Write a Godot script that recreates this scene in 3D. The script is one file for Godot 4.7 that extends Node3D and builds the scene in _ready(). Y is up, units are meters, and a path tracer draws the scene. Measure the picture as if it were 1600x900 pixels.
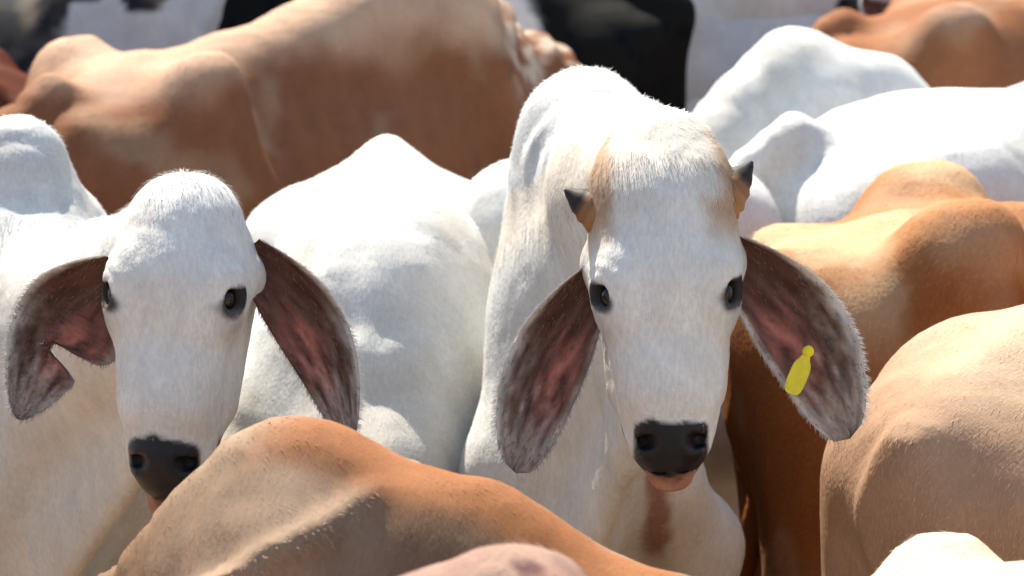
extends Node3D
# A tightly packed herd of Brahman type cattle seen with a long lens from a raised spot.

const FUR := 1.0
var specs: Array = []
var results: Array = []
var noise := FastNoiseLite.new()
var fine := FastNoiseLite.new()
var taken := {}
var mats := {}

# ---------------------------------------------------------------- signed field and surface nets
class Field:
	var o: Vector3
	var c: float
	var nx: int
	var ny: int
	var nz: int
	var v: PackedFloat32Array

	func setup(lo: Vector3, hi: Vector3, cell: float):
		o = lo; c = cell
		nx = int(ceil((hi.x - lo.x) / cell)) + 1
		ny = int(ceil((hi.y - lo.y) / cell)) + 1
		nz = int(ceil((hi.z - lo.z) / cell)) + 1
		v = PackedFloat32Array(); v.resize(nx * ny * nz); v.fill(1.0)

	# A tapered capsule from a to b, widened along side by flat; k is the width of the smooth joint; a negative k carves.
	func bone(a: Vector3, b: Vector3, ra: float, rb: float, k: float, side: Vector3, flat: float):
		var ka := absf(k)
		var r := maxf(ra, rb) * maxf(flat, 1.0) + ka + 5.0 * c
		var x0 := clampi(int((minf(a.x, b.x) - r - o.x) / c), 0, nx - 1)
		var x1 := clampi(int((maxf(a.x, b.x) + r - o.x) / c) + 1, 0, nx - 1)
		var y0 := clampi(int((minf(a.y, b.y) - r - o.y) / c), 0, ny - 1)
		var y1 := clampi(int((maxf(a.y, b.y) + r - o.y) / c) + 1, 0, ny - 1)
		var z0 := clampi(int((minf(a.z, b.z) - r - o.z) / c), 0, nz - 1)
		var z1 := clampi(int((maxf(a.z, b.z) + r - o.z) / c) + 1, 0, nz - 1)
		var squeeze := side * (1.0 / flat - 1.0)
		var ab := b - a
		ab += squeeze * ab.dot(side)
		var inv := 1.0 / maxf(ab.length_squared(), 1e-9)
		var dr := rb - ra
		var far := ka + 5.0 * c
		for z in range(z0, z1 + 1):
			for y in range(y0, y1 + 1):
				var i := (z * ny + y) * nx + x0
				var p := Vector3(o.x + x0 * c, o.y + y * c, o.z + z * c) - a
				for x in range(x0, x1 + 1):
					var q := p + squeeze * p.dot(side)
					var t := clampf(q.dot(ab) * inv, 0.0, 1.0)
					var d := (q - ab * t).length() - ra - dr * t
					p.x += c
					if d < far:
						var e := v[i]
						if k > 0.0:
							var h := maxf(k - absf(d - e), 0.0)
							v[i] = minf(d, e) - h * h * 0.25 / k
						else:
							var h2 := maxf(ka - absf(d + e), 0.0)
							v[i] = maxf(-d, e) + h2 * h2 * 0.25 / ka
					i += 1

	# The trunk: a stack of rounded sections along x; rows are [x, top, bottom, half width].
	func trunk(rows: Array, roof: float):
		var xa: float = rows[0][0]
		var xb: float = rows[-1][0]
		for xi in range(maxi(0, int((xa - .1 - o.x) / c)), mini(nx - 1, int((xb + .1 - o.x) / c)) + 1):
			var xr := o.x + xi * c
			var x := clampf(xr, xa, xb)
			var over := maxf(xa - xr, xr - xb)
			var n := 0
			while n < rows.size() - 2 and rows[n + 1][0] < x:
				n += 1
			var f: float = (x - rows[n][0]) / (rows[n + 1][0] - rows[n][0])
			var pr: Array = rows[maxi(n - 1, 0)]
			var nn: Array = rows[mini(n + 2, rows.size() - 1)]
			var top: float = cubic_interpolate(rows[n][1], rows[n + 1][1], pr[1], nn[1], f)
			var bot: float = cubic_interpolate(rows[n][2], rows[n + 1][2], pr[2], nn[2], f)
			var wid: float = maxf(0.02, cubic_interpolate(rows[n][3], rows[n + 1][3], pr[3], nn[3], f))
			var cy := (top + bot) * 0.5
			var a := maxf(0.02, (top - bot) * 0.5)
			for zi in nz:
				var z := o.z + zi * c
				if absf(z) > wid + 0.12:
					continue
				for yi in ny:
					var y := o.y + yi * c
					if y > top + 0.12 or y < bot - 0.12:
						continue
					var u := (y - cy) / a
					var w := wid * (1.0 - roof * maxf(u, 0.0) * maxf(u, 0.0))
					var s := z / w
					var q := sqrt(u * u + s * s)
					var g := sqrt(u * u / (a * a) + s * s / (w * w))
					var d := (q - 1.0) * q / maxf(g, 0.5) if q > 0.2 else -0.15
					d = maxf(d, over)
					var i := (zi * ny + yi) * nx + xi
					if d < v[i]:
						v[i] = d

	# One vertex in each cell that the surface crosses, one quad round each crossed edge.
	func nets() -> Array:
		var at := PackedInt32Array(); at.resize(v.size()); at.fill(-1)
		var pts := PackedVector3Array()
		var tri := PackedInt32Array()
		var sy := nx
		var sz := nx * ny
		var lim := 5.0 * c
		var off := [0, 1, sy, sy + 1, sz, sz + 1, sz + sy, sz + sy + 1]
		var corner := PackedVector3Array([Vector3(0, 0, 0), Vector3(1, 0, 0), Vector3(0, 1, 0), Vector3(1, 1, 0), Vector3(0, 0, 1), Vector3(1, 0, 1), Vector3(0, 1, 1), Vector3(1, 1, 1)])
		var ends := PackedInt32Array([0, 1, 2, 3, 4, 5, 6, 7, 0, 2, 1, 3, 4, 6, 5, 7, 0, 4, 1, 5, 2, 6, 3, 7])
		var val := PackedFloat32Array(); val.resize(8)
		for z in nz - 1:
			for y in ny - 1:
				var i := (z * ny + y) * nx - 1
				for x in nx - 1:
					i += 1
					if absf(v[i]) > lim:
						continue
					var inside := 0
					for k in 8:
						var w: float = v[i + off[k]]
						val[k] = w
						if w < 0.0:
							inside += 1
					if inside == 0 or inside == 8:
						continue
					var sum := Vector3.ZERO
					var n := 0
					for k in 12:
						var e0 := ends[2 * k]
						var e1 := ends[2 * k + 1]
						var f0 := val[e0]
						var f1 := val[e1]
						if (f0 < 0.0) != (f1 < 0.0):
							sum += corner[e0].lerp(corner[e1], f0 / (f0 - f1))
							n += 1
					at[i] = pts.size()
					pts.append(o + (Vector3(x, y, z) + sum / n) * c)
					if y > 0 and z > 0 and (val[0] < 0.0) != (val[1] < 0.0):
						_quad(tri, at[i], at[i - sy], at[i - sy - sz], at[i - sz], val[0] < 0.0)
					if x > 0 and z > 0 and (val[0] < 0.0) != (val[2] < 0.0):
						_quad(tri, at[i], at[i - sz], at[i - sz - 1], at[i - 1], val[0] < 0.0)
					if x > 0 and y > 0 and (val[0] < 0.0) != (val[4] < 0.0):
						_quad(tri, at[i], at[i - 1], at[i - 1 - sy], at[i - sy], val[0] < 0.0)
		return [pts, tri]

	func _quad(tri: PackedInt32Array, a: int, b: int, d: int, e: int, flip: bool):
		if a < 0 or b < 0 or d < 0 or e < 0:
			return
		if flip:
			tri.append_array(PackedInt32Array([a, d, b, a, e, d]))
		else:
			tri.append_array(PackedInt32Array([a, b, d, a, d, e]))

static func vertex_normals(pts: PackedVector3Array, tri: PackedInt32Array) -> PackedVector3Array:
	var n := PackedVector3Array(); n.resize(pts.size())
	for i in range(0, tri.size(), 3):
		var a := tri[i]
		var b := tri[i + 1]
		var d := tri[i + 2]
		var m := (pts[d] - pts[a]).cross(pts[b] - pts[a])
		n[a] += m; n[b] += m; n[d] += m
	for i in n.size():
		n[i] = n[i].normalized()
	return n

# ---------------------------------------------------------------- the animal
# Everything is in the animal's own frame: x forward, y up, z to its right, origin on the ground under the trunk.
func head_frame(s: Dictionary) -> Transform3D:
	var u: Vector3 = s.face.normalized()                       # from the poll down the face
	var n: Vector3 = s.get("front", Vector3(1, 0.9, 0))        # out of the face
	n = (n - u * n.dot(u)).normalized()
	var k: float = s.get("head", 1.0)
	return Transform3D(Basis(u * k, n * k, u.cross(n) * k * s.get("slim", .88)), s.poll)

# each face has its own length above the eyes (brow) and below them (muzzle)
func fu(s: Dictionary, u: float) -> float:
	return .17 - (.17 - u) * s.get("brow", .82) if u < .17 else u if u < .2 else .2 + (u - .2) * s.get("muzzle", .8)

func unfu(s: Dictionary, u: float) -> float:
	return .17 - (.17 - u) / s.get("brow", .82) if u < .17 else u if u < .2 else .2 + (u - .2) / s.get("muzzle", .8)

func nose_mask(s: Dictionary, h: Vector3) -> float:
	var u := unfu(s, h.x)
	if u < .4 or u > .6 or absf(h.z) > .09:
		return 0.0
	return smoothstep(.418, .428, u - .5 * maxf(0.0, absf(h.z) - .036)) * smoothstep(-.034, -.028, h.y) * smoothstep(.062, .056, absf(h.z)) * smoothstep(.528, .522, u + .2 * absf(h.z))

func head_bones(s: Dictionary) -> Array:
	var l := []
	var f := head_frame(s)
	var hs: float = s.get("head", 1.0)
	var wv := f.basis.z.normalized()
	var tm: float = s.get("temple", .062)
	var pw: float = s.get("poll_wide", .05)
	var add := func(a, b, ra, rb, k, flat = 1.0):
		a.x = fu(s, a.x); b.x = fu(s, b.x)
		l.append([f * a, f * b, ra * hs, rb * hs, k * hs, wv, flat * .9])
	add.call(Vector3(.04, .0, 0), Vector3(.16, .004, 0), s.get("crown", .092), .092, .03, 1.08)
	add.call(Vector3(.15, .0, 0), Vector3(.34, .004, 0), .090, .064, .04, 1.02)
	add.call(Vector3(.33, -.002, 0), Vector3(.43, -.010, 0), .064, .054, .04, 1.16)
	for q in [-1.0, 1.0]:
		add.call(Vector3(.02, -.01, (tm - .008) * q), Vector3(.16, .012, (tm + .004) * q), .038, .040, .06)
	add.call(Vector3(.0, -.01, -pw), Vector3(.0, -.01, pw), .055 * s.get("crown", .092) / .092, .055 * s.get("crown", .092) / .092, .05)
	if s.get("polled", 0.0) > 0.0:
		add.call(Vector3(-.02, .01, 0), Vector3(.02, .02, 0), .055, .06, .05, 1.1)
	add.call(Vector3(.445, .010, 0), Vector3(.480, -.006, 0), .043, .038, .02, 1.2)
	for q in [-1.0, 1.0]:
		add.call(Vector3(.14, -.07, .050 * q), Vector3(.34, -.075, .052 * q), .062, .046, .05)
		add.call(Vector3(.455, -.030, .032 * q), Vector3(.41, -.03, .036 * q), .030, .034, .03)
		add.call(Vector3(.155, .048, .066 * q), Vector3(.195, .036, .078 * q), .028, .024, .04)
		add.call(Vector3(.16, .018, .062 * q), Vector3(.20, .01, .066 * q), .040, .034, .04)
		add.call(Vector3(.20, .03, .056 * q), Vector3(.36, .02, .034 * q), .034, .03, .05)
		add.call(Vector3(.10, -.035, .080 * q), Vector3(.12, -.04, .105 * q), .040, .026, .04)
		add.call(Vector3(.46, .028, .030 * q), Vector3(.47, .018, .037 * q), .017, .015, .02)            # wing of the nostril
	add.call(Vector3(.12, -.11, 0), Vector3(.42, -.068, 0), .07, .045, .05, 1.15)
	add.call(Vector3(.44, -.062, 0), Vector3(.53, -.040, 0), .032, .020, .02, 1.75)                 # lower lip and chin
	for q in [-1.0, 1.0]:
		add.call(Vector3(.186, .052, .098 * q), Vector3(.188, .062, .116 * q), .014, .020, -.010)        # eye socket
		add.call(Vector3(.172, .056, .094 * q), Vector3(.176, .068, .080 * q), .009, .009, .012)        # upper lid
		add.call(Vector3(.468, .046, .034 * q), Vector3(.462, .016, .046 * q), .0125, .010, -.010)       # nostril
		add.call(Vector3(.54, -.022, .0), Vector3(.42, -.036, .064 * q), .006, .005, -.010)             # mouth
	return l

func body_bones(s: Dictionary) -> Array:
	var l := []
	var up := Vector3.UP
	var zz := Vector3(0, 0, 1)
	var add := func(a, b, ra, rb, k, side = zz, flat = 1.0):
		l.append([a, b, ra, rb, k, side, flat])
	var hh: float = s.get("hump", 0.12)
	var bony: float = s.get("bony", 1.0)
	var sw: float = s.get("wide", 1.0)
	var rp: float = minf(0.0, s.get("rump", 0.0))
	var bt: float = s.get("buttock", 0.0)
	var tk: float = s.get("tuck", 0.0)
	add.call(Vector3(.22, 1.24, 0), Vector3(.44, 1.28 + hh, 0), .12, .080, .14, zz, .85)
	add.call(Vector3(.44, 1.28 + hh, 0), Vector3(.52, 1.16 + hh * .5, 0), .085, .12, .10, zz, .9)
	if s.has("ramp"):                                          # a back that climbs to the hump
		add.call(Vector3(-.20, 1.17 + s.ramp, 0), Vector3(.36, 1.26 + s.ramp, 0), .07, .12, .14)
	if s.has("ridge"):                                         # a heavy crest from the hump to the nape
		add.call(Vector3(.46, 1.25 + hh, 0), head_frame(s) * Vector3(.02, -.06, 0) + Vector3(0, s.ridge, 0), .085, .085, .12)
	for q in [-1.0, 1.0]:
		add.call(Vector3(.40, 1.26, .10 * q * sw), Vector3(.56, .90, .19 * q * sw), .07, .04 + .06 * sw, s.get("soft", .10))
		add.call(Vector3(.55, .90, .18 * q * sw), Vector3(.40, .74, .17 * q), .05 + .06 * sw, .085, s.get("soft", .08))
		add.call(Vector3(.40, .74, .17 * q), Vector3(.43, .40, .16 * q), .075, .050, .06)
		add.call(Vector3(.43, .40, .16 * q), Vector3(.43, .13, .16 * q), .042, .034, .04)
		add.call(Vector3(.43, .13, .16 * q), Vector3(.47, .035, .16 * q), .042, .050, .03)
		if bony > 0.0:
			add.call(Vector3(-.44, 1.255 + rp, .20 * q), Vector3(-.48, 1.25 + rp, .21 * q), .045 * bony + .01, .045 * bony + .01, .09)
		if bony > 0.0:
			add.call(Vector3(-.74, 1.14, .10 * q), Vector3(-.78, 1.12, .10 * q), .05 * bony + .005, .04, .07)
		add.call(Vector3(-.48, 1.10, .16 * q), Vector3(-.42, .78, .20 * q), .15, .13, .12)
		add.call(Vector3(-.66, 1.03, .13 * q), Vector3(-.64, .72 - bt, .16 * q), .13 + bt * .3, .12 + bt * .2, .12)
		add.call(Vector3(-.48, .76, .19 * q), Vector3(-.68, .50, .17 * q), .11, .055, .07)
		add.call(Vector3(-.68, .50, .17 * q), Vector3(-.62, .14, .17 * q), .048, .036, .05)
		add.call(Vector3(-.62, .14, .17 * q), Vector3(-.56, .035, .17 * q), .042, .052, .03)
	var tr := Vector3(-.82, 1.17, 0) if tk < .09 else Vector3(-.77, 1.10, 0)
	if tk < .09:
		add.call(Vector3(-.72, 1.23 + rp * .5, 0), tr, .05, .035, .06)
	add.call(tr, Vector3(-.87 + tk, .85, .01), .032, .026, .03 + tk)
	add.call(Vector3(-.87 + tk, .85, .01), Vector3(-.85, .45, .02), .024, .016, .02)
	# neck: from the withers to the back of the head, with a crest and a hanging dewlap
	var f := head_frame(s)
	var nape := f * Vector3(fu(s, .03) * .8 + .006, -.05, 0)
	var throat := f * Vector3(.17, -.14, 0)
	var nw: float = s.get("neck", 1.0)
	var a0 := Vector3(.50, 1.13, 0)
	var side := (nape - a0).cross(up).normalized()
	var mid := a0.lerp(nape, .55) + Vector3(0, s.get("crest", .02), 0)
	add.call(a0, mid, .18 * nw, .125 * nw, .12, side, .80)
	add.call(mid, nape, .135 * nw, .10 * nw, .10, side, .88)
	add.call(Vector3(.52, .95, 0), throat, .15 * nw, .085 * nw, .12, side, .80)
	add.call(Vector3(.66, .78, 0), throat.lerp(Vector3(.66, .8, 0), .35) + Vector3(.03, -.06, 0), .08, .05, .10, side, .45)
	add.call(throat.lerp(Vector3(.66, .8, 0), .35) + Vector3(.03, -.06, 0), throat, .05, .04, .06, side, .45)
	return l

func trunk_rows(s: Dictionary) -> Array:
	var w: float = s.get("wide", 1.0)
	var sag: float = s.get("sag", 0.0)
	var rp: float = s.get("rump", 0.0)
	return [[-.80, 1.09, .95, .05], [-.77, 1.16, .86, .11 * w], [-.70, 1.225, .76, .165 * w], [-.58, 1.275 + rp, .66, .215 * w], [-.44, 1.30 + rp, .61, .25 * w], [-.25, 1.295 - sag * .6 + rp * .6, .57, .265 * w],
		[0.0, 1.27 - sag, .53, .285 * w], [.2, 1.285 - sag * .4, .53, .275 * w], [.38, 1.30, .55, .24 * w], [.52, 1.26, .60, .20 * w], [.62, 1.18, .66, .15 * w], [.69, 1.07, .75, .08]]

func lumps(s: Dictionary, p: Vector3, f: Transform3D) -> float:
	var d := noise.get_noise_3d(p.x * 5.0 + s.seed, p.y * 5.0, p.z * 5.0) * .009 * float(s.get("lump", 1.0))
	var h := f.affine_inverse() * p
	var head := smoothstep(-.17, -.05, h.x)
	if head < 1.0:
		d += noise.get_noise_3d(p.x * 17.0 + s.seed, p.y * 9.0, p.z * 17.0) * .0035
		# ribs
		var rib := smoothstep(-.30, -.18, p.x) * smoothstep(.34, .2, p.x) * smoothstep(1.22, 1.1, p.y) * smoothstep(.6, .75, p.y)
		d += rib * .004 * s.get("ribs", 1.0) * sin((p.x + .25 * (1.0 - p.y)) * 74.0)
		# hollow in front of the hip, loose folds on neck and shoulder
		d -= .018 * s.get("bony", 1.0) * exp(-(pow((p.x + .30) / .09, 2) + pow((p.y - 1.12) / .10, 2))) * smoothstep(.08, .16, absf(p.z))
		var fold := smoothstep(.42, .6, p.x) * (1.0 - head)
		var q := p.x * 1.0 - p.y * .45
		var r := sin(q * 62.0 + 4.0 * noise.get_noise_3d(p.x * 4.0, p.y * 4.0, p.z * 4.0 + s.seed))
		d += fold * s.get("folds", 1.0) * .008 * (r * absf(r))
		d += s.get("dewlap", .007) * sin(p.z * 48.0 + p.y * 6.0) * smoothstep(.5, .62, p.x) * smoothstep(1.15, .95, p.y) * (1.0 - head)
	if s.has("creases"):                                       # loose skin in long folds down the neck
		var w := p.y + .72 * (p.x - .45) + .03 * noise.get_noise_3d(p.x * 6.0, p.y * 6.0, p.z * 6.0)
		var cr := -.008
		for wk in [1.24, 1.12, 1.02, .93]:
			cr += .026 * exp(-pow((w - wk) / .024, 2.0))
		d += cr * smoothstep(.24, .38, p.x) * (1.0 - head) * smoothstep(.03, .09, absf(p.z))
	if s.has("long_folds"):
		var lf := smoothstep(.40, .55, p.x) * (1.0 - head)
		d += s.long_folds * lf * sin((p.z + .05 * noise.get_noise_3d(p.x * 3.0, p.y * 3.0, p.z * 3.0) + p.y * .12) * 52.0)
	if head > .5:
		var ew := Vector2(h.x - .186, h.y - .05).length()
		if absf(h.z) > .045:
			d += .0042 * sin(ew * 330.0 - .8) * smoothstep(.024, .032, ew) * smoothstep(.075, .04, ew) * smoothstep(.03, -.02, h.x - .186 + absf(h.y - .05) * .3)
		d += .008 * noise.get_noise_3d(h.x * 22.0 + s.seed, h.y * 30.0, h.z * 30.0) * smoothstep(.42, .36, h.x)
	return d * (1.0 - head * .8) + head * fine.get_noise_3d(p.x * 60.0, p.y * 60.0, p.z * 60.0) * .0008

func coat(s: Dictionary, p: Vector3, n: Vector3, f: Transform3D) -> Color:
	var h := f.affine_inverse() * p
	var a := noise.get_noise_3d(p.x * 4.0 + s.seed * 3.0, p.y * 4.0, p.z * 4.0)
	var b := noise.get_noise_3d(p.x * 13.0 + s.seed, p.y * 13.0, p.z * 13.0)
	var g := fine.get_noise_3d(p.x * 55.0, p.y * 22.0, p.z * 55.0)
	var head := smoothstep(-.06, .06, h.x)
	var c: Color = s.main
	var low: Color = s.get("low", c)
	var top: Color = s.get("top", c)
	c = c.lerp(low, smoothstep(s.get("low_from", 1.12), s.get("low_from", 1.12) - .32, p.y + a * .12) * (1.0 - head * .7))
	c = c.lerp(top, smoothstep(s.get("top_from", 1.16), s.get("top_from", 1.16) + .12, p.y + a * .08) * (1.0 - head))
	if s.has("patch"):
		var t: float = s.get("patch_at", .1)
		var m := noise.get_noise_3d(p.x * 3.6 + s.seed * 7.0, p.y * 3.6, p.z * 3.6 + s.seed) + b * .05
		c = c.lerp(s.patch, smoothstep(t - .02, t + .02, m))
	if s.has("shade"):                                         # grey skin that shows through on hump, neck and shoulders
		var k := smoothstep(.1, .5, p.x) * smoothstep(-.15, .35, a + b * .3)
		c = c.lerp(s.shade, k * .8 * (1.0 - head))
	var dust := noise.get_noise_3d(p.x * 7.0 + s.seed * 11.0, p.y * 5.0 + 9.0, p.z * 7.0)
	c = c.lerp(Color(.42, .34, .25), s.get("dust", .24) * smoothstep(.05, .4, dust) * (1.0 - head * .5))
	if s.has("mark"):
		c = s.mark.call(c, p, h, a, b)
	c = c * (1.0 + a * .10 + b * .08 + g * .10)
	# bare dark muzzle, dark rims of the eyes
	var u := unfu(s, h.x)
	if u > .05 and u < .6 and absf(h.z) < .15 and h.y > -.14:
		var chin := smoothstep(.522, .528, u + .2 * absf(h.z) + b * .01)
		var lip := smoothstep(.40, .42, u) * smoothstep(-.030, -.040, h.y - .10 * (.47 - u)) * smoothstep(-.11, -.10, h.y)
		c = c.lerp(s.get("lip", Color(.29, .125, .07) * (1.0 + b * 1.2)), maxf(lip * .8, chin * .9))
		c = c.lerp(Color(.03, .025, .024), smoothstep(.425, .445, u + b * .015) * smoothstep(-.042, -.034, h.y) * smoothstep(.064, .056, absf(h.z) + b * .006) * .9 * (1.0 - chin))
		c = c.lerp(s.get("nose", Color(.006, .006, .009)), nose_mask(s, h + Vector3(b * .012 + g * .006, 0, g * .003)))
		var ex := Vector2((h.x - .188 - (h.y - .05) * .35) / .027, (h.y - .050) / .032).length()
		if absf(h.z) > .06:
			c = c.lerp(Color(.008, .007, .007), smoothstep(1.05, .8, ex + b * .3) * .96)
			c = c.lerp(Color(.20, .17, .16), smoothstep(.05, .0, absf(h.y - .045 + (h.x - .2) * .35)) * smoothstep(.19, .21, h.x) * smoothstep(.27, .22, h.x) * .5)
	if p.y < .075:
		c = Color(.05, .045, .04)
	elif p.y < .5:
		c = c.lerp(Color(.25, .19, .13), .35 * smoothstep(.5, .1, p.y))
	return c

func bounds(bones: Array, rows: Array) -> AABB:
	var box := AABB(Vector3(-.9, .0, -.34), Vector3(1.62, 1.36, .68))
	for b in bones:
		var r: float = maxf(b[2], b[3]) * maxf(1.0, b[6])
		box = box.merge(AABB(b[0], Vector3.ZERO).grow(r)).merge(AABB(b[1], Vector3.ZERO).grow(r))
	return box.grow(.04)

func skin(s: Dictionary, lo: Vector3, hi: Vector3, cell: float, bones: Array, keep: Callable) -> Dictionary:
	var fld := Field.new()
	fld.setup(lo, hi, cell)
	var f := head_frame(s)
	if s.has("trunk"):
		pass
	fld.trunk(trunk_rows(s), s.get("roof", .28))
	for pass_ in 2:                                            # solids first, carving last
		for b in bones:
			if (b[4] > 0.0) == (pass_ == 0):
				if cell > .009 and b[4] < 0.0:
					continue
				fld.bone(b[0], b[1], b[2], b[3], b[4], b[5], b[6])
	var net := fld.nets()
	var pts: PackedVector3Array = net[0]
	var tri: PackedInt32Array = net[1]
	var nor := vertex_normals(pts, tri)
	for i in pts.size():
		pts[i] += nor[i] * lumps(s, pts[i], f)
	nor = vertex_normals(pts, tri)
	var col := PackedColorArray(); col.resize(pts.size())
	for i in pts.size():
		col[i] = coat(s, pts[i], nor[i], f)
	# three surfaces: coat, bare wet nose, hooves
	var inv := f.affine_inverse()
	var parts := []
	for k in 6:
		parts.append(PackedInt32Array())
	for i in range(0, tri.size(), 3):
		var m := (pts[tri[i]] + pts[tri[i + 1]] + pts[tri[i + 2]]) / 3.0
		var h := inv * m
		if not keep.call(h):
			continue
		var w := 0
		if m.y < .075:
			w = 2 + (1 if m.x > 0.0 else 0) + (2 if m.z > 0.0 else 0)
		elif nose_mask(s, h) > .5:
			w = 1
		parts[w].append_array(PackedInt32Array([tri[i], tri[i + 1], tri[i + 2]]))
	return {"p": pts, "n": nor, "c": col, "parts": parts}

func build_data(i: int):
	var s: Dictionary = specs[i]
	var f := head_frame(s)
	var hb := head_bones(s)
	var bb := body_bones(s)
	var all := bb + hb
	var box := bounds(all, [])
	var fc: float = s.get("head_cell", .012)
	var out := []
	out.append(skin(s, box.position, box.end, s.get("cell", .018), all, func(h): return not (h.x > -.055 and h.x < .54 and h.y > -.255 and h.y < .125 and absf(h.z) < .175)))
	var hbox := AABB(f * Vector3(-.10, 0, 0), Vector3.ZERO)
	for u in [-.10, .56]:
		for n in [-.28, .14]:
			for w in [-.195, .195]:
				hbox = hbox.expand(f * Vector3(u, n, w))
	out.append(skin(s, hbox.position, hbox.end, fc, all, func(h): return h.x > -.075 and h.y > -.265 and h.x < .55 and h.y < .135 and absf(h.z) < .185))
	results[i] = out

# ---------------------------------------------------------------- small parts
func commit(called: String, p: PackedVector3Array, n: PackedVector3Array, c: PackedColorArray, tri: PackedInt32Array, m: Material, parent: Node, turn := false) -> MeshInstance3D:
	if turn:
		for i in range(0, tri.size(), 3):
			if (p[tri[i + 2]] - p[tri[i]]).cross(p[tri[i + 1]] - p[tri[i]]).dot(n[tri[i]]) < 0.0:
				var w := tri[i + 1]
				tri[i + 1] = tri[i + 2]
				tri[i + 2] = w
	var p2 := PackedVector3Array()
	var n2 := PackedVector3Array()
	var c2 := PackedColorArray()
	var t2 := PackedInt32Array(); t2.resize(tri.size())
	var remap := PackedInt32Array(); remap.resize(p.size()); remap.fill(-1)
	for i in tri.size():
		var a := tri[i]
		if remap[a] < 0:
			remap[a] = p2.size()
			p2.append(p[a]); n2.append(n[a])
			if c.size():
				c2.append(c[a])
		t2[i] = remap[a]
	var arr := []; arr.resize(Mesh.ARRAY_MAX)
	arr[Mesh.ARRAY_VERTEX] = p2
	arr[Mesh.ARRAY_NORMAL] = n2
	if c2.size():
		arr[Mesh.ARRAY_COLOR] = c2
	arr[Mesh.ARRAY_INDEX] = t2
	var me := ArrayMesh.new()
	me.add_surface_from_arrays(Mesh.PRIMITIVE_TRIANGLES, arr)
	me.surface_set_material(0, m)
	var o := MeshInstance3D.new()
	o.name = called; o.mesh = me
	parent.add_child(o, true)
	return o

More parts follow.
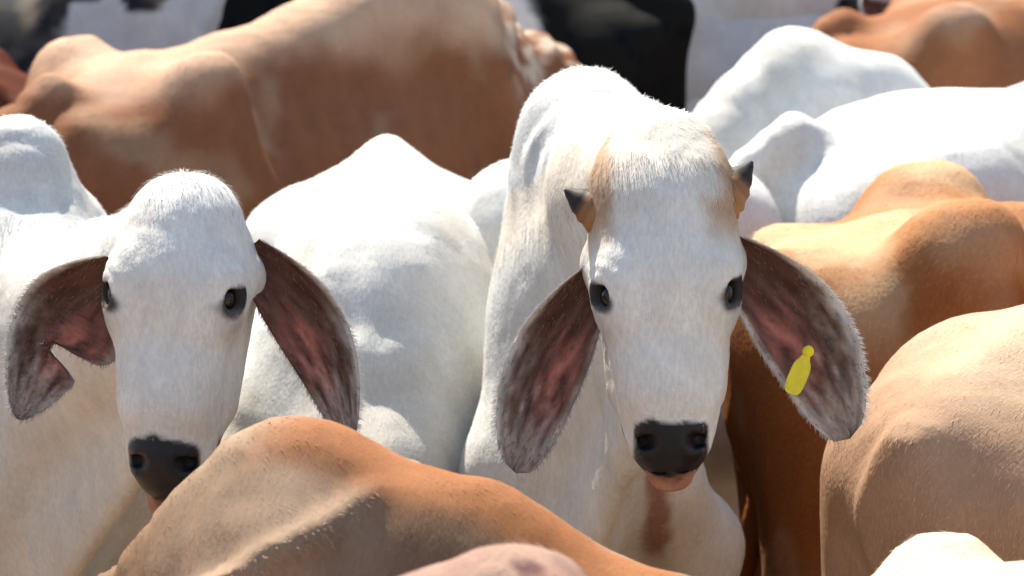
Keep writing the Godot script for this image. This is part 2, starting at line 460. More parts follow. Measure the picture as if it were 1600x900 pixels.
# A closed, cupped sheet: a grid of nu x nv points on the hollow face and the same on the back, rimmed.
func ear(s: Dictionary, f: Transform3D, q: float, e: Dictionary, parent: Node) -> MeshInstance3D:
	var base: Vector3 = f * e.get("base", Vector3(.12, -.045, .105 * q))
	var tip: Vector3 = f * e.get("tip", Vector3(.30, -.10, .24 * q))
	var ax := tip - base
	var out: Vector3 = f.basis * e.get("face", Vector3(.1, 1, .25 * q))
	out = (out - ax.normalized() * out.dot(ax.normalized())).normalized()
	var lat := ax.normalized().cross(out)                      # towards one edge
	if lat.dot(f.basis * Vector3(-1, 0, q * .8)) < 0.0:
		lat = -lat                                             # +lat is the upper, outer edge
	var wide: float = e.get("wide", .065)
	var droop: float = e.get("droop", .02)
	var bow: float = e.get("bow", .03)
	var nu: int = e.get("steps", 44)
	var nv := 22
	var pts := PackedVector3Array()
	var col := PackedColorArray()
	for layer in 2:
		for i in nu + 1:
			var u := float(i) / nu
			var prof: float = pow(maxf(0.0, sin(PI * pow(.07 + .93 * u, e.get("belly", .85)))), e.get("blunt", .62))
			prof = maxf(prof, .34 * smoothstep(.35, .0, u)) * (1.0 if u < .995 else .25)
			var up_w: float = wide * prof * e.get("upper", 1.0)
			var lo_w: float = wide * prof * e.get("lower", 1.0)
			if e.has("notch"):
				var nt: float = e.notch
				lo_w *= 1.0 - 1.2 * exp(-pow(absf(u - nt) / .045, 2.5)) + .35 * exp(-pow((u - nt + .17) / .10, 2)) 
			var cup: float = lerpf(1.5, .38, smoothstep(0.0, .55, u)) * e.get("cup", 1.0)
			for j in nv + 1:
				var v := -1.0 + 2.0 * j / nv
				var w := v * (up_w if v > 0.0 else lo_w)
				var ang := v * cup
				var rad := maxf(up_w, .01) / maxf(cup, .1)
				var bend := absf(w) * sin(absf(ang) * .5)
				var p := base + ax * u + lat * (w * cos(ang * .5) + bow * sin(PI * u)) + out * (bend - droop * sin(PI * u) * .6)
				p += out * .006 * fine.get_noise_2d(u * 120.0 + s.seed * 9.0, v * 30.0) * smoothstep(.1, .4, u)
				p += out * .0035 * cos(v * 9.0 + .6) * smoothstep(.06, .3, u) * smoothstep(1.0, .6, u)
				if layer == 1:
					p -= out * (.0035 + .012 * (1.0 - u) * (1.0 - v * v) + .004 * (1.0 - v * v))
				pts.append(p)
				var a := noise.get_noise_2d(u * 7.0 + s.seed * 5.0, v * 5.0)
				var b := fine.get_noise_2d(u * 9.0, v * 60.0 + s.seed)
				var c: Color = e.get("inner", Color(.105, .052, .040))
				if layer == 0:
					c = c.lerp(e.get("pink", Color(.42, .15, .12)), clampf(smoothstep(.2, .55, u) * smoothstep(.75, .1, absf(v + .35)) * (.6 + a), 0, 1))
					c = c.lerp(e.get("tipcol", Color(.31, .25, .21)), clampf(smoothstep(.55, .95, u + a * .25) + .6 * smoothstep(.3, .9, v + a * .4) * smoothstep(.3, .5, u), 0, .9))
					c = c * (1.0 + b * .5 + a * .3)
					var rim := smoothstep(.80, .97, absf(v) + a * .06 + b * .06)
					c = c.lerp(e.get("rim", Color(.60, .56, .51)), rim * (.9 if v > 0.0 else e.get("low_rim", .3)))
				else:
					c = s.main * (.95 + b * .15)
				col.append(c)
	var tri := PackedInt32Array()
	var row := nv + 1
	var lay := (nu + 1) * row
	var quad := func(a, b, d, g):
		tri.append_array(PackedInt32Array([a, b, d, a, d, g]))
	var flip := (pts[1] - pts[0]).cross(pts[row] - pts[0]).dot(out) > 0.0
	for i in nu:
		for j in nv:
			var a := i * row + j
			if flip:
				quad.call(a, a + row, a + row + 1, a + 1)
				quad.call(lay + a, lay + a + 1, lay + a + row + 1, lay + a + row)
			else:
				quad.call(a, a + 1, a + row + 1, a + row)
				quad.call(lay + a, lay + a + row, lay + a + row + 1, lay + a + 1)
	for i in nu:
		for j in [0, nv]:
			var a: int = i * row + j
			if flip == (j == 0):
				quad.call(a, lay + a, lay + a + row, a + row)
			else:
				quad.call(a, a + row, lay + a + row, lay + a)
	for j in nv:
		var a := nu * row + j
		if flip:
			quad.call(a, lay + a, lay + a + 1, a + 1)
		else:
			quad.call(a, a + 1, lay + a + 1, lay + a)
	var o := commit("ear", pts, vertex_normals(pts, tri), col, tri, mats.hide, parent)
	var rng := RandomNumberGenerator.new(); rng.seed = int(s.seed * 77.0 + q * 5.0) + 40
	var hp := PackedVector3Array()
	var hn := PackedVector3Array()
	var hc := PackedColorArray()
	var ht := PackedInt32Array()
	if e.size() > 0:
		for k in 900:
			var i := int(rng.randf() * (nu - 1))
			var upper := rng.randf() < .65
			var j: int = nv if upper else 0
			if rng.randf() < .35:
				j = clampi(int(rng.randf() * nv), 1, nv - 1)          # long soft hairs inside
			var edge := j == 0 or j == nv
			var p0 := pts[i * row + j].lerp(pts[(i + 1) * row + j], rng.randf())
			var away := (pts[i * row + (nv if j > nv / 2 else 0)] - pts[i * row + nv / 2]).normalized()
			var dirv := (away * (.7 if edge else .05) + ax.normalized() * (.7 + rng.randf() * .5) + Vector3(rng.randf() - .5, rng.randf() - .5, rng.randf() - .5) * .5).normalized()
			var len := .004 + rng.randf() * .007
			var wv := dirv.cross(out).normalized() * .0006
			var b0 := hp.size()
			var pp := p0 + out * .001
			hp.append_array(PackedVector3Array([pp - wv, pp + wv, pp + dirv * len + out * len * .12]))
			var cc: Color = (e.get("rim", Color(.60, .56, .51)) if upper else Color(.30, .25, .22)) if edge else Color(.16, .11, .09)
			cc = cc * (.8 + rng.randf() * .4)
			for m in 3:
				hn.append(out); hc.append(cc)
			ht.append_array(PackedInt32Array([b0, b0 + 1, b0 + 2]))
		var ho := commit("ear_hair", hp, hn, hc, ht, mats.hair, o, true)
		ho.set_meta("kind", "stuff")
	return o

func lathe(called: String, path: PackedVector3Array, rad: PackedFloat32Array, cols: Array, m: Material, parent: Node) -> MeshInstance3D:
	var pts := PackedVector3Array()
	var col := PackedColorArray()
	var tri := PackedInt32Array()
	var k := 16
	var x := Vector3.ZERO
	for i in path.size():
		var t := (path[mini(i + 1, path.size() - 1)] - path[maxi(i - 1, 0)]).normalized()
		if i == 0:
			x = t.cross(Vector3(.3, .8, .5)).normalized()
		x = (x - t * x.dot(t)).normalized()
		var y := t.cross(x)
		for j in k:
			var a := TAU * j / k
			var w := 1.0 + .05 * fine.get_noise_2d(i * 40.0, j * 20.0)
			pts.append(path[i] + (x * cos(a) + y * sin(a)) * rad[i] * w)
			col.append(cols[i])
	for i in path.size() - 1:
		for j in k:
			var a := i * k + j
			var b := i * k + (j + 1) % k
			tri.append_array(PackedInt32Array([a, a + k, b + k, a, b + k, b]))
	var n := path.size() - 1
	for j in range(1, k - 1):
		tri.append_array(PackedInt32Array([0, j, j + 1]))
		tri.append_array(PackedInt32Array([n * k, n * k + j + 1, n * k + j]))
	return commit(called, pts, vertex_normals(pts, tri), col, tri, m, parent)

func horn(f: Transform3D, q: float, h: Dictionary, parent: Node):
	var a: Vector3 = h.get("base", Vector3(.055, .0, .085 * q))
	var b: Vector3 = h.get("tip", Vector3(.035, .0, .152 * q))
	var path := PackedVector3Array()
	var rad := PackedFloat32Array()
	var cols := []
	for i in 13:
		var t := i / 12.0
		path.append(f * (a.lerp(b, t) + Vector3(-.012, 0, 0) * t * t))
		rad.append(h.get("r", .036) * (1.0 - pow(t, 1.7) * .93) * (1.0 + .06 * sin(i * 2.4)))
		cols.append(Color(.27, .14, .06).lerp(Color(.022, .018, .016), smoothstep(.38, .62, t + .06 * sin(i * 1.7))))
	lathe("horn", path, rad, cols, mats.horn, parent)

func eye(f: Transform3D, q: float, parent: Node):
	var o := MeshInstance3D.new()
	var m := SphereMesh.new()
	var hs := f.basis.x.length()
	m.radius = .0225 * hs; m.height = .045 * hs; m.radial_segments = 24; m.rings = 14
	o.mesh = m; o.material_override = null
	m.material = mats.eye
	o.name = "eye"
	o.position = f * Vector3(.186, .045, .083 * q)
	parent.add_child(o, true)

func lashes(f: Transform3D, q: float, parent: Node):
	var pts := PackedVector3Array()
	var nor := PackedVector3Array()
	var tri := PackedInt32Array()
	var c := Vector3(.186, .045, .083 * q)
	for i in 22:
		var t := -1.0 + 2.0 * i / 21.0
		# along the upper lid, over the outward half of the ball
		var d := Vector3(-.55, .62 - .5 * t, (.62 + .5 * t) * q).normalized()
		var p := f * (c + d * .0235)
		var o := (f.basis * (d + Vector3(.25, .1, .25 * q))).normalized()
		var w := o.cross(f.basis.x).normalized() * .0008
		var tip := p + o * .017 + f.basis.x.normalized() * .006
		var b := pts.size()
		pts.append_array(PackedVector3Array([p - w, p + w, tip]))
		for k in 3:
			nor.append(-f.basis.x.normalized())
		tri.append_array(PackedInt32Array([b, b + 1, b + 2]))
	var col := PackedColorArray(); col.resize(pts.size()); col.fill(Color(.02, .015, .012))
	commit("eyelashes", pts, nor, col, tri, mats.hair, parent, true)

func tassel(s: Dictionary, parent: Node):
	var rng := RandomNumberGenerator.new(); rng.seed = int(s.seed * 100)
	var pts := PackedVector3Array()
	var nor := PackedVector3Array()
	var col := PackedColorArray()
	var tri := PackedInt32Array()
	for i in 160:
		var a := rng.randf() * TAU
		var r := .014 * sqrt(rng.randf())
		var p := Vector3(-.85 + cos(a) * r, .52 - rng.randf() * .12, .02 + sin(a) * r)
		var e := p + Vector3(cos(a) * .03, -.22 - rng.randf() * .1, sin(a) * .03)
		var w := Vector3(-sin(a), 0, cos(a)) * .003
		var m := p.lerp(e, .5) + Vector3(cos(a), 0, sin(a)) * .02
		var b := pts.size()
		pts.append_array(PackedVector3Array([p - w, p + w, m - w, m + w, e]))
		for k in 5:
			nor.append(Vector3(cos(a), 0, sin(a))); col.append(s.get("tail", Color(.05, .04, .035)))
		tri.append_array(PackedInt32Array([b, b + 1, b + 2, b + 1, b + 3, b + 2, b + 2, b + 3, b + 4]))
	commit("tail_switch", pts, nor, col, tri, mats.hair, parent, true)

# Short lying hairs, thick enough to break up edges and give the coat its nap.
func fur(s: Dictionary, data: Array, parent: Node, f: Transform3D):
	var per: float = s.get("fur", 0.0) * FUR
	if per <= 0.0:
		return
	var rng := RandomNumberGenerator.new(); rng.seed = int(s.seed * 1000) + 5
	var pts := PackedVector3Array()
	var nor := PackedVector3Array()
	var col := PackedColorArray()
	var tri := PackedInt32Array()
	var u := f.basis.x.normalized()
	var inv := f.affine_inverse()
	for d in data:
		var P: PackedVector3Array = d.p
		var N: PackedVector3Array = d.n
		var C: PackedColorArray = d.c
		var T: PackedInt32Array = d.parts[0]
		for i in range(0, T.size(), 3):
			var a := P[T[i]]
			if a.y < .62:
				continue
			var b := P[T[i + 1]]
			var e := P[T[i + 2]]
			var n := N[T[i]]
			if n.y < -.4:
				continue
			var h := inv * a
			var head := h.x > -.02
			var want := (b - a).cross(e - a).length() * .5 * per * (2.2 if head else 1.0)
			if head and (h.x > .40 or (absf(h.z) > .075 and h.x > .15 and h.x < .22 and h.y > -.01)):
				continue
			var k := int(want) + (1 if rng.randf() < want - int(want) else 0)
			for j in k:
				var r1 := rng.randf()
				var r2 := rng.randf() * (1.0 - r1)
				var p := a + (b - a) * r1 + (e - a) * r2
				var tuft := smoothstep(.10, -.02, absf(h.x - .0)) if head else 0.0
				var dir := u if head else Vector3(-.75, -.65, 0)
				dir += Vector3(rng.randf() - .5, rng.randf() - .5, rng.randf() - .5) * .7
				dir = (dir - n * dir.dot(n)).normalized()
				var l: float = (s.get("fur_len", .012) + rng.randf() * .008) * (.6 if head else 1.0) * (1.0 + tuft * 1.0)
				var tipp: Vector3 = p + dir * l + n * l * (.03 + rng.randf() * .12 + tuft * .25)
				var w := dir.cross(n) * (.0006 if head else .0008)
				var q := pts.size()
				pts.append_array(PackedVector3Array([p - w - n * .001, p + w - n * .001, tipp]))
				var cc := C[T[i]] * (.92 + rng.randf() * .16) * float(s.get("hair_tone", 1.0))
				for m in 3:
					nor.append(n); col.append(cc)
				tri.append_array(PackedInt32Array([q, q + 1, q + 2]))
	var o := commit("coat_hair", pts, nor, col, tri, mats.hair, parent, true)
	o.set_meta("kind", "stuff")

func ear_tag(e: Node3D, f: Transform3D, at: Vector3, down: Vector3):
	# a moulded yellow tag: thin neck, button and a rounded panel
	var d := (f.basis * down).normalized()
	var n := (f.basis * Vector3(.05, 1, .1)).normalized()
	n = (n - d * n.dot(d)).normalized()
	var w := d.cross(n)
	var prof := PackedVector2Array([Vector2(-.006, -.010), Vector2(-.003, -.013), Vector2(.003, -.013), Vector2(.006, -.010), Vector2(.007, .006)])
	for k in 19:                                               # a rounded panel
		var a := -.36 * PI + k * 1.72 * PI / 18.0
		var cx := cos(a)
		var cy := sin(a)
		prof.append(Vector2(.0165 * signf(cx) * pow(absf(cx), .55), .046 + .034 * signf(cy) * pow(absf(cy), .7)))
	prof.append(Vector2(-.007, .006))
	var pts := PackedVector3Array()
	var nor := PackedVector3Array()
	var tri := PackedInt32Array()
	var c := f * at
	var k := prof.size()
	for q in 2:
		for v in prof:
			var bend := .25 * v.y * v.y / .08
			pts.append(c + (w * v.x + d * v.y) * .82 + n * (bend + (.0012 if q == 0 else -.0012)))
			nor.append(n if q == 0 else -n)
	var flat := Geometry2D.triangulate_polygon(prof)
	for i in range(0, flat.size(), 3):
		tri.append_array(PackedInt32Array([flat[i], flat[i + 1], flat[i + 2], k + flat[i], k + flat[i + 2], k + flat[i + 1]]))
	for i in k:
		var j := (i + 1) % k
		var m := pts.size()
		var rim := (w * (prof[i].y - prof[j].y) + d * (prof[j].x - prof[i].x)).normalized()
		if rim.dot(w * (prof[i].x + prof[j].x) + d * (prof[i].y + prof[j].y - .06)) < 0.0:
			rim = -rim
		pts.append_array(PackedVector3Array([pts[i], pts[j], pts[k + j], pts[k + i]]))
		nor.append_array(PackedVector3Array([rim, rim, rim, rim]))
		tri.append_array(PackedInt32Array([m, m + 1, m + 2, m, m + 2, m + 3]))
	var t := commit("ear_tag", pts, nor, PackedColorArray(), tri, mats.tag, e, true)
	var stud := PackedVector3Array()
	for i in 4:
		stud.append(c - d * .002 + n * (-.001 + .002 * i))
	lathe("tag_button", stud, PackedFloat32Array([.008, .0085, .0075, .004]), [Color(.66, .56, .03), Color(.66, .56, .03), Color(.66, .56, .03), Color(.66, .56, .03)], mats.horn, e)
	t.set_meta("label", "yellow plastic ear tag")

func numbered(called: String) -> String:
	taken[called] = taken.get(called, -1) + 1
	return called if taken[called] == 0 else "%s_%03d" % [called, taken[called]]

func make_cow(i: int):
	var s: Dictionary = specs[i]
	var f := head_frame(s)
	var root := Node3D.new()
	root.name = numbered(s.get("called", "cow"))
	add_child(root)
	root.position = s.at
	root.rotation.y = atan2(-s.dir.z, s.dir.x)
	root.scale = Vector3.ONE * s.get("size", 1.0)
	root.set_meta("label", s.label); root.set_meta("category", "cow"); root.set_meta("group", "herd of cattle packed together")
	var data: Array = results[i]
	# join the two grids into one body
	var p := PackedVector3Array()
	var n := PackedVector3Array()
	var c := PackedColorArray()
	var t := []
	for k in 6:
		t.append(PackedInt32Array())
	for d in data:
		var b := p.size()
		p.append_array(d.p); n.append_array(d.n); c.append_array(d.c)
		for w in 6:
			for k in d.parts[w]:
				t[w].append(k + b)
	commit("body", p, n, c, t[0], mats.hide, root)
	if t[1].size():
		commit("nose", p, n, c, t[1], mats.nose, root)
	for k in range(2, 6):
		if t[k].size():
			commit("hoof", p, n, c, t[k], mats.horn, root)
	for q in [-1.0, 1.0]:
		eye(f, q, root)
		if s.has("head_cell"):
			lashes(f, q, root)
		var e: Dictionary = s.get("ears", {})
		var eo := ear(s, f, q, e.get(q, {}), root)
		if s.has("tagged") and s.tagged.side == q:
			ear_tag(eo, f, s.tagged.at, s.tagged.down)
		if s.has("horns"):
			horn(f, q, s.horns.get(q, {}), root)
	tassel(s, root)
	fur(s, data, root, f)

# ---------------------------------------------------------------- materials
func noise_tex(freq: float, lo: float, hi: float, normal := false, seed_ := 3, bump := 4.0) -> NoiseTexture2D:
	var fn := FastNoiseLite.new(); fn.seed = seed_; fn.frequency = freq; fn.fractal_octaves = 4
	var t := NoiseTexture2D.new()
	t.width = 512; t.height = 512; t.seamless = true; t.noise = fn
	if normal:
		t.as_normal_map = true; t.bump_strength = bump
	else:
		var g := Gradient.new()
		g.set_color(0, Color(lo, lo, lo)); g.set_color(1, Color(hi, hi, hi))
		t.color_ramp = g
	return t

func make_materials():
	var hide := StandardMaterial3D.new()
	hide.vertex_color_use_as_albedo = true
	hide.roughness = .72; hide.metallic_specular = .14
	hide.albedo_texture = noise_tex(.03, .86, 1.0)
	hide.normal_enabled = true; hide.normal_texture = noise_tex(.045, 0, 1, true, 8, 5.0); hide.normal_scale = .45
	hide.uv1_triplanar = true; hide.uv1_scale = Vector3(9, 3.2, 9)
	mats.hide = hide
	var hair := StandardMaterial3D.new()
	hair.vertex_color_use_as_albedo = true; hair.roughness = .7; hair.metallic_specular = .14
	hair.cull_mode = BaseMaterial3D.CULL_DISABLED
	mats.hair = hair
	var nose := StandardMaterial3D.new()
	nose.vertex_color_use_as_albedo = true; nose.roughness = .40; nose.metallic_specular = .4
	nose.normal_enabled = true; nose.normal_texture = noise_tex(.09, 0, 1, true, 11, 6.0); nose.normal_scale = 1.3
	nose.uv1_triplanar = true; nose.uv1_scale = Vector3(13, 13, 13)
	mats.nose = nose
	var hornm := StandardMaterial3D.new()
	hornm.vertex_color_use_as_albedo = true; hornm.roughness = .62; hornm.metallic_specular = .3
	mats.horn = hornm
	var eyem := StandardMaterial3D.new()
	eyem.albedo_color = Color(.06, .045, .04); eyem.roughness = .16; eyem.metallic_specular = .4
	mats.eye = eyem
	var tag := StandardMaterial3D.new()
	tag.albedo_color = Color(.88, .80, .10); tag.roughness = .5
	tag.albedo_texture = noise_tex(.008, .86, 1.0); tag.uv1_triplanar = true; tag.uv1_scale = Vector3(12, 12, 12)
	mats.tag = tag
	var dirt := StandardMaterial3D.new()
	dirt.albedo_color = Color(.62, .50, .38); dirt.roughness = .95
	dirt.albedo_texture = noise_tex(.02, .7, 1.0); dirt.normal_enabled = true; dirt.normal_texture = noise_tex(.05, 0, 1, true, 5, 8.0)
	dirt.uv1_triplanar = true; dirt.uv1_world_triplanar = true; dirt.uv1_scale = Vector3(.6, .6, .6)
	mats.dirt = dirt

func local_of(s: Dictionary, w: Vector3) -> Vector3:
	var b := Basis(Vector3.UP, atan2(-s.dir.z, s.dir.x))
	return b.inverse() * (w - s.at) / s.get("size", 1.0)

func local_dir(s: Dictionary, w: Vector3) -> Vector3:
	return Basis(Vector3.UP, atan2(-s.dir.z, s.dir.x)).inverse() * w

# hump: where the top of the hump stands on the ground plan; dir: where the animal faces
func cow(label: String, anchor: Vector2, local_x: float, dir: Vector2, more: Dictionary) -> Dictionary:
	var d := dir.normalized()
	var s := {"label": label, "dir": Vector3(d.x, 0, d.y), "seed": specs.size() * 1.37 + .5, "poll": Vector3(.98, 1.40, 0), "face": Vector3(.72, -.69, 0)}
	s.merge(more, true)
	var size: float = s.get("size", 1.0)
	s.at = Vector3(anchor.x - d.x * local_x * size, 0, anchor.y - d.y * local_x * size)
	if s.has("world_poll"):
		s.poll = local_of(s, s.world_poll)
		s.face = local_dir(s, s.world_face)
		s.front = local_dir(s, s.world_front)
	specs.append(s)
	return s

const DOWN := {"poll": Vector3(1.02, 1.02, 0), "face": Vector3(.45, -.9, 0), "front": Vector3(1, .5, 0)}

func herd():
	var white := Color(.66, .665, .655)
	var cream := Color(.58, .50, .39)
	var grey := Color(.46, .46, .47)
	var horn_mark := func(c: Color, p: Vector3, h: Vector3, a: float, b: float) -> Color:
		if h.x > -.08 and h.x < .13:
			var k := smoothstep(.062, .096, absf(h.z) + b * .035 + a * .02) * smoothstep(.15, .06, h.x + a * .03) * smoothstep(-.06, -.01, h.y)
			c = c.lerp(Color(.34, .20, .105), k * .8)
			c = c.lerp(Color(.62, .48, .33), smoothstep(.07, -.02, h.x + b * .02) * .35 * (1.0 - k))
		if h.x > .39 and h.y < -.10:                             # damp brown stain down the dewlap
			c = c.lerp(Color(.26, .11, .06), .85 * smoothstep(.035, .012, absf(h.z + .01 + b * .02)) * smoothstep(.62, .5, h.x + a * .1))
		return c
	# the two that look at the camera
	cow("white cow without horns looking at the camera, torn left-hand ear", Vector2(-.88, -6.95), .42, Vector2(.36, .93), {
		"size": 1.04, "main": white, "low": Color(.33, .26, .18), "low_from": 1.36, "top": white, "shade": grey, "hump": .10, "head_cell": .0055, "cell": .014, "head": .985, "brow": .60, "muzzle": .86, "crown": .080, "neck": .82, "crest": -.04, "polled": 0.0, "temple": .044, "poll_wide": .012,  # low: dusty cream coat, with warm bounced light and shade mixed into the beige
		"world_poll": Vector3(-.492, 1.60, -5.96), "world_face": Vector3(-.062, -.95, .30), "world_front": Vector3(-.12, .3, .95),
		"ears": {1.0: {"base": Vector3(.14, -.03, .10), "tip": Vector3(.37, -.04, .27), "wide": .078, "notch": .58, "steps": 100, "face": Vector3(0, 1, .1), "droop": .03},
			-1.0: {"base": Vector3(.10, -.04, -.10), "tip": Vector3(.385, -.05, -.30), "wide": .055, "face": Vector3(0, 1, -.2), "belly": .75, "low_rim": .0}}, "fur": 14000.0, "called": "cow"})
	cow("white cow with two short dark horns and a yellow ear tag", Vector2(.130, -6.84), .42, Vector2(-.08, .99), {
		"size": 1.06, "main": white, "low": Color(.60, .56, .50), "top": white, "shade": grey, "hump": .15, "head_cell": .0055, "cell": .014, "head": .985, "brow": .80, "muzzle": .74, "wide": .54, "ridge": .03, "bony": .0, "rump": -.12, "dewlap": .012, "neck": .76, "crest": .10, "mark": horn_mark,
		"world_poll": Vector3(.226, 1.608, -5.96), "world_face": Vector3(.03, -.95, .30), "world_front": Vector3(.0, .3, .95),
		"ears": {1.0: {"base": Vector3(.135, -.035, .095), "tip": Vector3(.43, -.03, .255), "wide": .059, "face": Vector3(0, 1, .15), "bow": .022, "belly": 1.15, "blunt": .42},
			-1.0: {"base": Vector3(.11, -.035, -.095), "tip": Vector3(.395, -.03, -.295), "wide": .070, "face": Vector3(0, 1, -.1), "bow": .03, "belly": 1.05, "blunt": .43, "low_rim": .8}},
		"horns": {1.0: {"base": Vector3(.065, .0, .088), "tip": Vector3(.036, .0, .160)}, -1.0: {"base": Vector3(.050, .0, -.090), "tip": Vector3(.002, -.01, -.150)}}, "tagged": {"side": -1.0, "at": Vector3(.272, .002, -.228), "down": Vector3(1, 0, .5)}, "fur": 14000.0})
	# between and behind them
	cow("white cow with a pointed white back and lowered neck between the two white heads", Vector2(-.255, -8.0), -.50, Vector2(.02, 1), {
		"size": .985, "ribs": .0, "wide": .95, "lump": .4, "soft": .22, "main": white, "low": Color(.50, .44, .35), "low_from": 1.18, "top": Color(.69, .68, .66), "roof": .5, "rump": .06, "hump": -.02, "bony": .0, "folds": .0, "dewlap": .0, "neck": 1.15, "poll": Vector3(1.02, .72, 0), "face": Vector3(.35, -.95, 0), "front": Vector3(1, .4, 0), "fur": 9000.0})  # low: tan bounce light from below is put into the coat colour
	cow("white cow with a high hump and lowered neck, standing behind the straight white back", Vector2(.662, -9.15), .42, Vector2(-.86, .38), DOWN.merged({
		"main": white, "shade": grey, "hump": .05, "size": .98, "sag": .05, "folds": .3, "fur": 7000.0}))
	cow("white cow with a long straight back, rump toward the horned white head", Vector2(.55, -8.1), -.75, Vector2(.9, -.38), {
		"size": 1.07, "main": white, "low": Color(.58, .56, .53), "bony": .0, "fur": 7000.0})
	var painted_highlights := func(c: Color, p: Vector3, h: Vector3, a: float, b: float) -> Color:  # highlights painted into the coat, paler in uneven spots towards the back
		return c.lerp(Color(.50, .35, .22), smoothstep(-.05, .3, a + b * .4) * smoothstep(1.0, 1.2, p.y) * .7)
	cow("orange brown cow with bony hips behind the ear with the yellow tag", Vector2(.80, -7.2), -.45, Vector2(.96, -.05), {
		"size": 1.03, "main": Color(.27, .105, .038), "low": Color(.22, .078, .026), "top": Color(.38, .18, .085), "mark": painted_highlights, "bony": 1.7, "hair_tone": 1.25, "buttock": .14, "tuck": .10, "fur": 9000.0})
	cow("pale tan cow at the right edge, only its rounded rump in the photo", Vector2(.675, -6.0), -.72, Vector2(.72, -.69), {
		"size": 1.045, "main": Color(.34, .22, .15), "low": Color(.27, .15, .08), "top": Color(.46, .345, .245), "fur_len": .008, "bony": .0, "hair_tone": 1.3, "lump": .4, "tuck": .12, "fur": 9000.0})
	cow("cream cow in the bottom right corner, only the top of its back in the photo", Vector2(.50, -5.1), -.6, Vector2(1, -.2), {
		"size": .935, "main": Color(.48, .38, .28), "bony": .6, "top": Color(.58, .49, .38), "fur": 9000.0})
	var stripe := func(c: Color, p: Vector3, h: Vector3, a: float, b: float) -> Color:
		c = c.lerp(Color(.33, .235, .17), smoothstep(.15, .35, p.x + a * .2) * smoothstep(.62, .5, p.x) * smoothstep(1.0, 1.15, p.y + a * .1) * .8)
		return c.lerp(Color(.29, .12, .052), smoothstep(.09, .04, absf(p.z + .02 + a * .03)) * smoothstep(1.1, 1.2, p.y) * smoothstep(.50, .42, p.x + b * .03) * .9)
	cow("light brown cow in the foreground with an orange stripe along its back", Vector2(-.26, -5.05), .42, Vector2(-.93, -.37), DOWN.merged({"poll": Vector3(.98, .78, 0), 
		"main": Color(.20, .125, .082), "low": Color(.18, .108, .068), "mark": stripe, "hair_tone": 1.35, "creases": true, "top_from": 1.22, "hump": .03, "rump": -.12, "size": 1.01, "folds": .3, "bony": .3, "cell": .014, "fur": 9000.0, "fur_len": .006}, true))
	var pink_mottle := func(c: Color, p: Vector3, h: Vector3, a: float, b: float) -> Color:
		c = c.lerp(Color(.36, .17, .14), smoothstep(-.1, .25, a) * .7)
		return c.lerp(Color(.11, .05, .055), smoothstep(-.12, .06, b + a * .5) * .85)
	cow("pale pinkish cow at the bottom edge, only its poll in the photo", Vector2(.5, -3.75), .42, Vector2(-.85, -.35), {
		"main": Color(.32, .20, .165), "mark": pink_mottle, "world_poll": Vector3(.04, 1.42, -4.22), "world_face": Vector3(-.9, -.55, -.25), "world_front": Vector3(-.4, .8, -.1), "fur": 9000.0})
	# the far rows
	var sunlit_neck := func(c: Color, p: Vector3, h: Vector3, a: float, b: float) -> Color:  # sunlit folds of neck and hump, painted paler into the coat
		return c.lerp(Color(.52, .43, .35), smoothstep(.42, .58, p.x + a * .1) * smoothstep(1.0, 1.2, p.y + b * .25) * smoothstep(-.1, .2, b) * .85)
	cow("reddish brown cow standing side-on with a hump, behind the white pointed back", Vector2(-.21, -9.65), .42, Vector2(.67, -.74), DOWN.merged({
		"size": 1.06, "ramp": .05, "main": Color(.20, .085, .046), "low": Color(.15, .058, .030), "top": Color(.47, .31, .22), "top_from": 1.19, "mark": sunlit_neck, "hump": .09, "sag": .03, "folds": 1.4, "fur": 7000.0}))
	var white_patch := func(c: Color, p: Vector3, h: Vector3, a: float, b: float) -> Color:
		return c.lerp(Color(.6, .6, .6), smoothstep(.17, .13, Vector2(p.x + .40, p.y - 1.24).length() + a * .1 + b * .05))
	cow("black cow with a white patch and a rounded rump, behind the horned head", Vector2(.40, -10.45), -.80, Vector2(-.9, -.3), {"size": 1.09, 
		"main": Color(.008, .008, .010), "dust": .0, "mark": white_patch, "tuck": .05, "bony": .5, "fur": 5000.0}.merged(DOWN))
	cow("light grey cow standing across the back, right of the black rump", Vector2(.15, -11.1), -.7, Vector2(1, .05), {
		"main": Color(.52, .52, .54), "low": Color(.45, .43, .42), "top": Color(.66, .66, .66)})
	cow("rusty brown cow with a pale back in the top right corner", Vector2(.82, -10.5), -.78, Vector2(1, -.1), {
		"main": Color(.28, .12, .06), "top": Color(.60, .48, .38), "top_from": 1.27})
	cow("grey and black spotted cow at the top left, left of the other spotted one", Vector2(-.80, -10.75), .55, Vector2(.9, .1), DOWN.merged({
		"main": Color(.5, .5, .5), "patch": Color(.02, .02, .026), "patch_at": -.05}))
	cow("white and black spotted cow at the top, above the brown cow's back", Vector2(-.75, -11.2), -.7, Vector2(.95, .1), {
		"main": Color(.6, .6, .6), "patch": Color(.022, .022, .03), "patch_at": .06})
	cow("dark red brown cow at the left edge, behind the brown cow's rump", Vector2(-1.10, -10.0), -.75, Vector2(-1, 0), {
		"main": Color(.09, .025, .015), "size": .93})

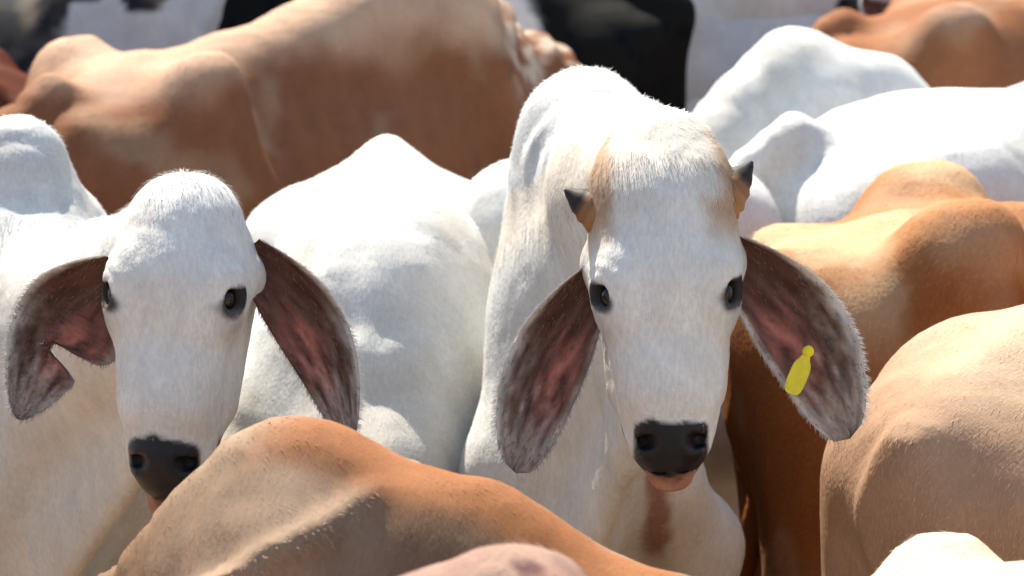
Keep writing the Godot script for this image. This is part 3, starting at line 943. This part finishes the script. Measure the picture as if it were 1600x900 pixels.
func _ready():
	var t0 := Time.get_ticks_msec()
	var cam := Camera3D.new()
	cam.name = "camera"
	cam.position = Vector3(0, 2.61, 0)
	cam.rotation.x = -atan(.1986)
	var lens := CameraAttributesPhysical.new()
	lens.frustum_focal_length = 166.7; lens.frustum_focus_distance = 5.9; lens.exposure_aperture = 8.0
	cam.attributes = lens
	cam.fov = 8.236; cam.near = .1; cam.far = 4000.0
	add_child(cam); cam.current = true
	var env := Environment.new()
	env.background_mode = Environment.BG_SKY
	var sky := Sky.new()
	var sm := ProceduralSkyMaterial.new()
	sm.sky_top_color = Color(.56, .64, .74); sm.sky_horizon_color = Color(.84, .88, .90); sm.sky_curve = .12
	sm.ground_bottom_color = Color(.42, .35, .28); sm.ground_horizon_color = Color(.62, .58, .52)
	sm.sky_energy_multiplier = .82
	sky.sky_material = sm
	env.sky = sky
	env.tonemap_mode = Environment.TONE_MAPPER_LINEAR
	env.tonemap_exposure = 2.8
	env.sdfgi_enabled = true; env.ssao_enabled = true; env.ssil_enabled = true
	var we := WorldEnvironment.new(); we.name = "world_environment"; we.environment = env
	add_child(we)
	var sun := DirectionalLight3D.new()
	sun.name = "sun"
	sun.light_energy = 1.6; sun.light_color = Color(1.0, .96, .89); sun.light_angular_distance = .5; sun.shadow_enabled = true
	var from := Vector3(-.34, 1.12, -.80)                      # high, behind the herd and a little to the left
	add_child(sun)
	sun.look_at_from_position(from, Vector3.ZERO)

	noise.seed = 4; noise.frequency = .6; noise.fractal_octaves = 3
	fine.seed = 9; fine.frequency = .5; fine.fractal_octaves = 3
	make_materials()

	var ground := MeshInstance3D.new()
	ground.name = "ground"
	var pm := PlaneMesh.new(); pm.size = Vector2(4000, 4000); pm.material = mats.dirt
	ground.mesh = pm; ground.set_meta("kind", "structure"); ground.set_meta("label", "dusty tan earth under the herd"); 
	add_child(ground)

	herd()
	results.resize(specs.size())
	var job := WorkerThreadPool.add_group_task(build_data, specs.size())
	WorkerThreadPool.wait_for_group_task_completion(job)
	print("fields ", Time.get_ticks_msec() - t0)
	for i in specs.size():
		make_cow(i)
	print("all ", Time.get_ticks_msec() - t0)
